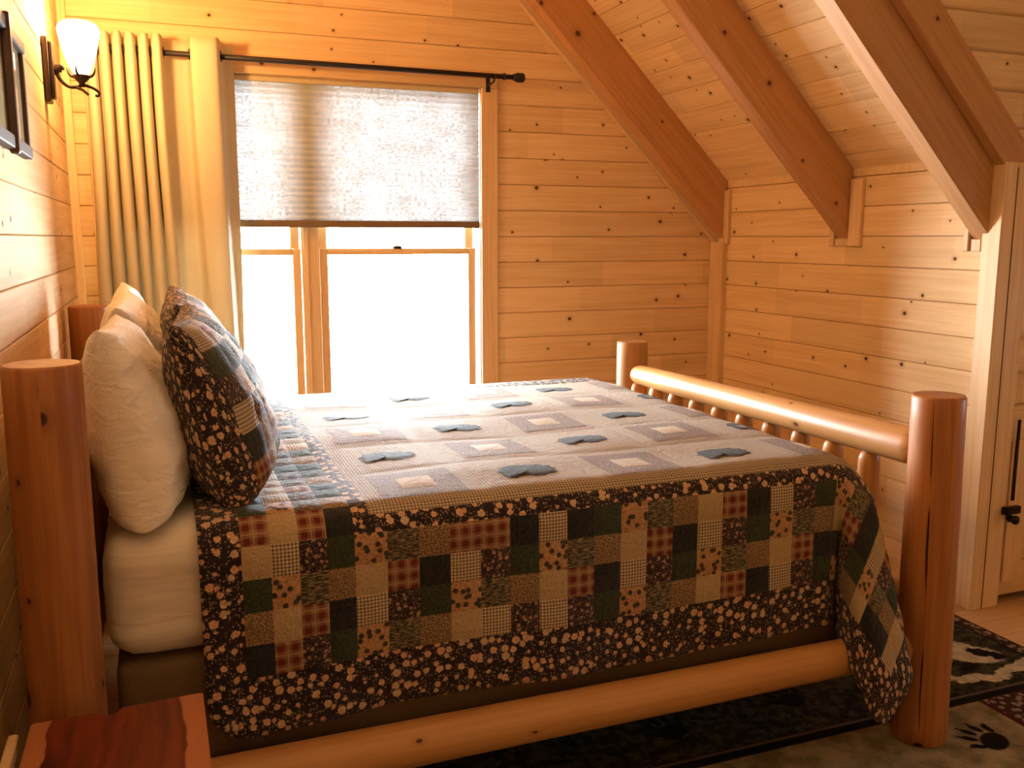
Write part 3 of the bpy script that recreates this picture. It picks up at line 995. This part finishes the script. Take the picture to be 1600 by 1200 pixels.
def quilt_pt(u, v):
    u = np.array(u, float); v = np.array(v, float)
    rc = .10
    for us, vs_ in ((0, 0), (1, 0), (0, 1), (1, 1)):
        a = u if us == 0 else LU - u
        b = v if vs_ == 0 else LV - v
        m = (a < rc) & (b < rc)
        da, db = rc - a, rc - b
        mx_ = np.maximum(da, db); hy = np.hypot(da, db) + 1e-9
        k = np.where(m, mx_ / hy, 1.0)
        a2, b2 = rc - da * k, rc - db * k
        a = np.where(m, a2, a); b = np.where(m, b2, b)
        u = a if us == 0 else LU - a
        v = b if vs_ == 0 else LV - b
    a = u - UF
    bn, bf = VN - v, v - VF
    b = np.maximum(bn, bf)
    sgn = np.where(bn > bf, -1.0, 1.0)
    ap, bp = np.maximum(a, 0), np.maximum(b, 0)
    r = np.hypot(ap, bp)
    th = np.arctan2(bp, ap + 1e-12)
    off, drop = fillet(r, QR + .085 * np.cos(th) ** 2)
    ca, sa = np.where(r > 1e-9, np.cos(th), 0), np.where(r > 1e-9, np.sin(th), 0)
    x = QX0 + np.minimum(u, UF) + off * ca
    yc = np.where(sgn < 0, QYN, QYF_)
    ytop = QYN + np.clip(v - VN, 0, VF - VN)
    y = np.where(b > 0, yc, ytop) + sgn * off * sa
    z = QZ - drop
    # corner fold
    corner = (ap > 0) & (bp > 0)
    t = np.clip(1 - th / (math.pi / 2), 0, 1)
    dx, dy = smooth_interp(t)
    g = np.maximum(0, r - .13) / .47
    g = np.minimum(g, 1.15)
    x = np.where(corner, x + dx * g, x)
    y = np.where(corner, y + np.where(sgn < 0, dy, -dy * .4) * g, y)
    # hanging waves and soft unevenness
    hang = np.clip((drop - .06) / .45, 0, 1)
    wv = np.sin(u * 9.0 + .6) * .010 + np.sin(u * 21.0 + 2.0) * .004
    y = y + np.where(corner, 0, sgn * np.where(bp > 0, 1, 0) * hang * (wv * .8 + .006))
    wx = np.sin(v * 10.0) * .010 * hang * np.where((ap > 0) & (bp <= 0), 1, 0)
    x = x + wx + .0
    lift = .008 * np.sin((u - .3) * 6.0) * hang * np.where((bp > 0) & (ap <= 0), 1, 0)
    topn = (np.sin(u * 7.3 + v * 3.1) * .0035 + np.sin(u * 3.1 - v * 9.7) * .0035) * np.where(r <= 0, 1, 0) * np.clip(-np.maximum(a, b) / .15, 0, 1)
    z = z + lift + topn
    return np.stack([x, y, z], -1)
def quilt_grid(u0, u1, v0, v1, nu, nv, offs=0.0, puff=0.0):
    U, V = np.meshgrid(np.linspace(u0, u1, nu + 1), np.linspace(v0, v1, nv + 1), indexing='ij')
    P = quilt_pt(U, V)
    e = .004
    Du = quilt_pt(U + e, V) - quilt_pt(U - e, V)
    Dv = quilt_pt(U, V + e) - quilt_pt(U, V - e)
    N = np.cross(Du, Dv)
    N /= np.linalg.norm(N, axis=-1, keepdims=True) + 1e-12
    if puff:
        s = np.linspace(0, 1, nu + 1)[:, None]; tt = np.linspace(0, 1, nv + 1)[None, :]
        pf_ = (np.clip(4 * s * (1 - s), 0, 1) * np.clip(4 * tt * (1 - tt), 0, 1)) ** .4
        P = P + N * (offs + puff * pf_)[..., None]
    else:
        P = P + N * offs
    return U, V, P
def grid_mesh(name, U, V, P, smooth=True):
    nu, nv = U.shape
    idx = np.arange(nu * nv).reshape(nu, nv)
    f = np.stack([idx[:-1, :-1], idx[1:, :-1], idx[1:, 1:], idx[:-1, 1:]], -1).reshape(-1, 4)
    me = bpy.data.meshes.new(name)
    me.from_pydata(P.reshape(-1, 3).tolist(), [], f.tolist())
    ul = me.uv_layers.new(name='UVMap')
    li = np.empty(len(me.loops), int); me.loops.foreach_get('vertex_index', li)
    uv = np.stack([U.reshape(-1)[li], V.reshape(-1)[li]], -1)
    ul.data.foreach_set('uv', uv.reshape(-1))
    if smooth:
        me.polygons.foreach_set('use_smooth', [True] * len(me.polygons))
    me.update()
    return me
qu = link('quilt', grid_mesh('quilt', *quilt_grid(0, LU, 0, LV, 150, 140)), F['floral'])
tag(qu, 'patchwork quilt with floral border draped over the log bed', 'quilt')
md = qu.modifiers.new('thick', 'SOLIDIFY'); md.thickness = .009; md.offset = -1
def qpiece(name, u0, u1, v0, v1, mat, n=6, m=6, offs=.0012, puff=.0035, parent=None):
    return link(name, grid_mesh(name, *quilt_grid(u0, u1, v0, v1, n, m, offs, puff)), F[mat], parent or qu)
# edges of the patch columns / rows
CU0, CU1 = .385, .385 + 5 * .31
CV0, CV1 = .488, .488 + 5 * .31
ue = list(np.linspace(.09, .345, 5)) + list(np.linspace(.345, 1.975, 22))[1:] + list(np.linspace(1.975, 2.235 + .0, 5))[1:]
ve = list(np.linspace(.14, .445, 5)) + list(np.linspace(.445, 2.07, 22))[1:]
for i in range(len(ue) - 1):
    for j in range(len(ve) - 1):
        if not (i < 4 or i >= len(ue) - 5 or j < 4): continue
        k = SEQ[(i + 3 * (3 - j) + 1) % 9]
        if random.random() < .12: k = random.choice(SEQ)
        qpiece('patch', ue[i], ue[i + 1], ve[j], ve[j + 1], k, 5, 5)
for a in ((CU0 - .04, CU1 + .04, CV0 - .043, CV0), (CU0 - .04, CU0, CV0, CV1), (CU1, CU1 + .04, CV0, CV1), (CU0 - .04, CU1 + .04, CV1, CV1 + .035)):
    n_, m_2 = (60, 3) if a[1] - a[0] > .5 else (3, 60)
    qpiece('inner_border', *a, 'floral', n_, m_2, .0012, .002)
# appliqued squares: dark bear-like silhouette on check, or a pale square in a brown print frame
bear = [(-.080, -.030), (-.074, -.052), (-.050, -.056), (-.040, -.044), (-.010, -.042), (.004, -.054), (.030, -.056), (.040, -.044), (.062, -.040),
        (.078, -.022), (.070, -.010), (.084, .004), (.070, .014), (.078, .028), (.058, .036), (.050, .050), (.020, .048), (-.010, .056), (-.040, .052), (-.066, .044), (-.072, .026), (-.086, .010), (-.076, -.006)]
for i in range(5):
    for j in range(5):
        u0, v0 = CU0 + .31 * i, CV0 + .31 * j
        if (i + j) % 2 == 1:
            b = qpiece('block', u0, u0 + .31, v0, v0 + .31, 'tan_check', 14, 14, .0012, .005)
            cu, cv = u0 + .155, v0 + .155
            pts = np.array([(cu + p[0], cv + p[1]) for p in bear] + [(cu + p[0] * .86, cv + p[1] * .82) for p in bear] + [(cu, cv)])
            P = quilt_pt(pts[:, 0], pts[:, 1])
            e_ = .004
            N = np.cross(quilt_pt(pts[:, 0] + e_, pts[:, 1]) - quilt_pt(pts[:, 0] - e_, pts[:, 1]), quilt_pt(pts[:, 0], pts[:, 1] + e_) - quilt_pt(pts[:, 0], pts[:, 1] - e_))
            N /= np.linalg.norm(N, axis=-1, keepdims=True)
            n = len(bear)
            P += N * np.where(np.arange(len(pts)) < n, .0062, .0086)[:, None]
            fs = [(k, (k + 1) % n, n + (k + 1) % n, n + k) for k in range(n)] + [(n + k, n + (k + 1) % n, 2 * n) for k in range(n)]
            me = mesh('applique', P, fs, True)
            ul = me.uv_layers.new(name='UVMap')
            for l in me.loops: ul.data[l.index].uv = tuple(pts[l.vertex_index])
            link('applique', me, F['slate'], b)
        else:
            b = qpiece('block', u0, u0 + .31, v0, v0 + .31, 'tan_check', 14, 14, .0012, .004)
            fr_ = qpiece('frame_square', u0 + .045, u0 + .265, v0 + .045, v0 + .265, 'brown_print', 10, 10, .0048, .002, b)
            qpiece('centre_square', u0 + .11, u0 + .20, v0 + .11, v0 + .20, 'cream', 6, 6, .0068, .002, b)

# ------------------------------------------------------------------ pillows
def pillow_pt(s, t, side, L, H, T, seed, wr):
    """local: X along the length, Z up, Y through the thickness; side -1 / +1"""
    s = np.array(s, float); t = np.array(t, float)
    X = L / 2 * s * (1 - .055 * (1 - t**2) * s**2)
    Z = H / 2 * t * (1 - .07 * (1 - s**2) * t**2)
    e = np.clip((1 - s**2), 0, 1) ** .33 * np.clip((1 - t**2), 0, 1) ** np.where(t < 0, .22, .44)
    prof = T * e * (1 - .22 * t) * (1.12 if side < 0 else .88)
    w = np.zeros(prof.shape)
    it = np.nditer(prof, flags=['multi_index'])
    for _ in it:
        k = it.multi_index
        x_, z_ = X[k], Z[k]
        w[k] = (mnoise.fractal(Vector((x_ * 6 + seed, z_ * 7 + x_ * 3, side * 3.0)), 1.0, 2.0, 3) * .9 +
                mnoise.noise(Vector((x_ * 4 + z_ * 8 + seed, z_ * 24 - x_ * 6, side * 2.0))) * .55)
    Y = side * (prof + wr * w * np.clip(e * 3, 0, 1))
    return np.stack([X, Y, Z], -1)
def pillow(name, loc, tilt, L, H, T, seed, mat, wr, rz=0.0, yaw=0.0):
    n, m = 54, 40
    sg = np.sin(np.linspace(-1, 1, n + 1) * math.pi / 2)
    tg = np.sin(np.linspace(-1, 1, m + 1) * math.pi / 2)
    S, Tt = np.meshgrid(sg, tg, indexing='ij')
    A = pillow_pt(S, Tt, -1, L, H, T, seed, wr)
    B = pillow_pt(S, Tt, 1, L, H, T, seed + 5, wr)
    vs = A.reshape(-1, 3).tolist() + B.reshape(-1, 3).tolist()
    N_ = (n + 1) * (m + 1)
    fs = []
    for i in range(n):
        for j in range(m):
            a = i * (m + 1) + j
            q_ = (a, a + m + 1, a + m + 2, a + 1)
            fs.append(q_)
            fs.append(tuple(N_ + k for k in reversed(q_)))
    bm = bmesh.new()
    bv = [bm.verts.new(v) for v in vs]
    uvl = bm.loops.layers.uv.new('UVMap')
    Uq, Vq = np.meshgrid(np.arcsin(sg) * L * .42, np.arcsin(tg) * H * .42, indexing='ij')
    flat_uv = list(zip(Uq.reshape(-1), Vq.reshape(-1))) * 2
    for k, f in enumerate(fs):
        fc = bm.faces.new([bv[i] for i in f])
        for lp_, i in zip(fc.loops, f):
            lp_[uvl].uv = (flat_uv[i][0] + (0 if i < N_ else 2.3), flat_uv[i][1])
    bmesh.ops.remove_doubles(bm, verts=bm.verts[:], dist=.0004)
    me = bm_mesh(name, bm, True)
    o = link(name, me, mat)
    o.location = loc
    # local X -> world Y ; local Y(-) -> towards the foot (+x) ; lean back about world Y
    o.rotation_euler = (Matrix.Rotation(tilt, 3, 'Y') @ Matrix.Rotation(R(90) + yaw, 3, 'Z') @ Matrix.Rotation(rz, 3, 'Y')).to_euler()
    return o
t = NT('white_pillowcase')
tc = t.new('ShaderNodeTexCoord').outputs['UV']
px_, py_, pz_ = t.sep(tc)
wn_ = t.noise(t.comb(t.math('MULTIPLY', px_, 9.), t.math('MULTIPLY', py_, 30.), 0.), 1., 3., .5, 1.2)
t.bump(wn_, .28, .025)
M['case'] = t.fin((.80, .70, .56), .85, .15, Sheen_Weight=.2)
# local -Y faces +x after the +90 rotation about z
p = pillow('pillow', (.262, -2.14, 1.086), R(-9), .80, .45, .115, 1.0, M['case'], .015, R(2))
tag(p, 'plump white pillow standing nearest the log post and nightstand', 'pillow', 'white pillows against the headboard')
p = pillow('pillow', (.262, -1.27, 1.098), R(-9), .80, .47, .115, 9.0, M['case'], .015, R(-3))
tag(p, 'white pillow standing on the window side of the bed', 'pillow', 'white pillows against the headboard')
def sham(loc, tilt, label, seed, rz=0.0, yaw=0.0):
    L, H, T = .72, .455, .115
    o = pillow('pillow_sham', loc, tilt, L, H, T, seed, F['floral'], .007, rz, yaw)
    tag(o, label, 'pillow sham', 'patchwork shams in front of the white pillows')
    se = np.linspace(-.955, .955, 9)
    te = np.linspace(-.93, .95, 7)
    col0 = ['plaid', 'black', 'gingham', 'small_floral', 'green', 'gingham']
    for i in range(8):
        for j in range(6):
            k = col0[j] if i in (0, 7) else SEQ[(i * 2 + j * 5) % 9]
            S, Tt = np.meshgrid(np.linspace(se[i], se[i + 1], 6), np.linspace(te[j], te[j + 1], 6), indexing='ij')
            P = pillow_pt(S, Tt, -1, L, H, T, seed, .007)
            s_ = np.linspace(0, 1, 6)[:, None]; t_ = np.linspace(0, 1, 6)[None, :]
            P[..., 1] -= .002 + .0035 * (np.clip(16 * s_ * (1 - s_) * t_ * (1 - t_), 0, 1)) ** .4
            me = grid_mesh('patch', np.arcsin(S) * L * .42, np.arcsin(Tt) * H * .42, P)
            link('patch', me, F[k], o)
    return o
sham((.462, -2.10, 1.104), R(-17), 'patchwork sham leaning nearest the camera with a black and gingham edge', 21.0, R(1), R(-4))
sham((.455, -1.30, 1.108), R(-16), 'patchwork sham leaning on the window side behind the other sham', 33.0, R(-2))

# ------------------------------------------------------------------ nightstand
t = NT('red_cedar_slab')
tc = t.new('ShaderNodeTexCoord').outputs['Object']
x_, y_, z_ = t.sep(tc)
wob = t.math('MULTIPLY', t.math('SUBTRACT', t.noise(t.comb(t.math('MULTIPLY', y_, 7.), t.math('MULTIPLY', x_, 2.), 0.), 1., 2., .5), .5), .05)
xx = t.math('ADD', x_, wob)
sap = t.math('MAXIMUM', t.rng(xx, .274, .279), t.rng(xx, .036, .040, 1., 0.))
gr = t.noise(t.comb(t.math('MULTIPLY', xx, 60.), t.math('MULTIPLY', y_, 3.), t.math('MULTIPLY', z_, 20.)), 1., 4., .6)
d_, c_ = t.voro(t.comb(t.math('MULTIPLY', x_, 5.), t.math('MULTIPLY', y_, 4.), 0.), 1., '2D')
heart = t.mix(t.rng(gr, .35, .7), (.20, .036, .014), (.105, .018, .008))
heart = t.mix(t.math('MULTIPLY', t.rng(d_, .06, .32, 1., 0.), .85), heart, (.030, .006, .004))
M['cedar'] = t.fin(t.mix(sap, heart, t.mix(gr, (.52, .20, .085), (.40, .14, .06))), .38, .4)
ns = empty('nightstand', (.072, -3.24, 0))
tag(ns, 'red cedar nightstand with pale sapwood edges beside the log post', 'nightstand')
poly = [(0, 0), (.318, 0), (.320, .20), (.318, .475)]
poly += [(.163, .468)] + [(.145 + .018 * math.cos(a), .466 - .018 * math.sin(a)) for a in [math.pi * k / 6 for k in range(1, 6)]] + [(.126, .465), (.005, .462), (.004, .2)]
bm = extrude_poly(poly, 'Z', .555, .598)
bmesh.ops.recalc_face_normals(bm, faces=bm.faces)
bmesh.ops.bevel(bm, geom=[e for e in bm.edges if abs(e.verts[0].co.z - e.verts[1].co.z) < 1e-5], offset=.004, segments=2, affect='EDGES')
link('slab_top', bm_mesh('slab', bm), M['cedar'], ns)
for x, y in ((.04, .05), (.275, .05), (.04, .42), (.275, .42)):
    log('leg', (x, y, 0), (x, y, .556), .034, .03, ns, seg=18, rings=6)
box('shelf', (.015, .02, .20), (.30, .45, .225), M['cedar'], ns, bev=.004)
box('back_rail', (-.058, -.2, .485), (-.038, .60, .512), M['pine_trim_v'], ns, bev=.003)

# ------------------------------------------------------------------ rug
t = NT('lodge_rug')
tc = t.new('ShaderNodeTexCoord').outputs['Object']
x, y, z = t.sep(tc)
def rect(x0, x1, y0, y1, e=.004):
    a = t.math('MULTIPLY', t.rng(x, x0 - e, x0 + e), t.rng(x, x1 - e, x1 + e, 1., 0.))
    b = t.math('MULTIPLY', t.rng(y, y0 - e, y0 + e), t.rng(y, y1 - e, y1 + e, 1., 0.))
    return t.math('MULTIPLY', a, b)
def ell(cx, cy, rx, ry, ang=0.0, vx=None, vy=None, soft=.12):
    vx = x if vx is None else vx; vy = y if vy is None else vy
    dx = t.math('SUBTRACT', vx, cx); dy = t.math('SUBTRACT', vy, cy)
    c_, s_ = math.cos(ang), math.sin(ang)
    a = t.math('DIVIDE', t.math('ADD', t.math('MULTIPLY', dx, c_), t.math('MULTIPLY', dy, s_)), rx)
    b = t.math('DIVIDE', t.math('SUBTRACT', t.math('MULTIPLY', dy, c_), t.math('MULTIPLY', dx, s_)), ry)
    d = t.math('SQRT', t.math('ADD', t.math('MULTIPLY', a, a), t.math('MULTIPLY', b, b)))
    return t.rng(d, 1 - soft, 1 + soft, 1., 0.)
n1 = t.noise(tc, 9., 4., .6); n2 = t.noise(tc, 30., 3., .6); pile = t.noise(tc, 260., 2., .6)
wx = t.math('ADD', x, t.math('MULTIPLY', t.math('SUBTRACT', n2, .5), .10))
wy = t.math('ADD', y, t.math('MULTIPLY', t.math('SUBTRACT', n1, .5), .12))
GRN = t.mix(t.rng(n2, .4, .62), (.020, .020, .012), (.062, .062, .036))
col = GRN
cream = t.mix(t.rng(n2, .35, .65), (.42, .38, .27), (.62, .57, .44))
# scenic panel beside the foot of the bed
for e in ((3.03, -2.27, .13, .075, -.5), (2.93, -2.44, .11, .035, -.25), (3.12, -2.42, .12, .03, .2), (2.75, -2.40, .10, .03, .1), (2.35, -2.20, .10, .03, .1)):
    col = t.mix(ell(*e, wx, wy), col, cream)
for e in ((3.10, -2.30, .07, .03, -.9), (2.95, -2.36, .05, .02, .3), (2.80, -2.30, .10, .035, .2)):
    col = t.mix(ell(*e, wx, wy), col, (.012, .012, .010))
# lower panels with paw prints
tanp = t.mix(t.rng(n1, .35, .68), (.16, .125, .07), (.34, .28, .18))
col = t.mix(rect(0, 3.3, -5, -2.555), col, tanp)
def paw(cx, cy, s, ang):
    global col
    dk = (.010, .008, .008)
    c_, s_ = math.cos(ang), math.sin(ang)
    def at(a, b): return cx + s * (a * c_ - b * s_), cy + s * (a * s_ + b * c_)
    px, py = at(0, 0); col = t.mix(ell(px, py, .052 * s, .038 * s, ang), col, dk)
    for a, b, q_ in ((-.058, .030, .5), (-.030, .060, .25), (.005, .070, 0), (.040, .058, -.25), (.064, .030, -.5)):
        px, py = at(a, b); col = t.mix(ell(px, py, .011 * s, .024 * s, ang + q_), col, dk)
        px, py = at(a * 1.28, b * 1.42); col = t.mix(ell(px, py, .004 * s, .010 * s, ang + q_), col, dk)
paw(2.63, -2.755, 1.05, .55)
paw(2.22, -2.33, 1.0, .4); paw(1.75, -2.36, 1.0, .4)
paw(2.10, -2.95, 1.2, .4); paw(1.3, -2.9, 1.2, .4)
red = (.075, .014, .012)
bpat = t.mix(t.rng(t.voro(tc, 34., '2D')[0], .25, .40, 1., 0.), (.055, .026, .020), (.26, .20, .14))
# border bands
col = t.mix(rect(2.79, 3.3, -5, -2.555), col, bpat)
col = t.mix(rect(2.785, 2.803, -5, -2.555), col, red)
col = t.mix(rect(0, 3.3, -2.555, -2.505), col, (.012, .010, .010))
col = t.mix(rect(0, 3.3, -2.520, -2.508), col, (.13, .10, .075))
col = t.mix(rect(3.215, 3.28, -5, 0), col, bpat)
col = t.mix(rect(3.212, 3.224, -5, 0), col, (.012, .010, .010))
col = t.mix(rect(3.268, 3.30, -5, 0), col, red)
t.bump(pile, .8, .006)
m_rug = t.fin(col, .95, .05)
rg = link('rug', box_mesh(2.78, 3.45, .011, .004, 2).copy(), m_rug, None, (.50, -4.45, .001))
for v in rg.data.vertices: v.co += Vector((.50, -4.45, 0))
rg.location = (0, 0, .001)
tag(rg, 'dark lodge rug with paw prints and patterned border on the floor', 'rug')
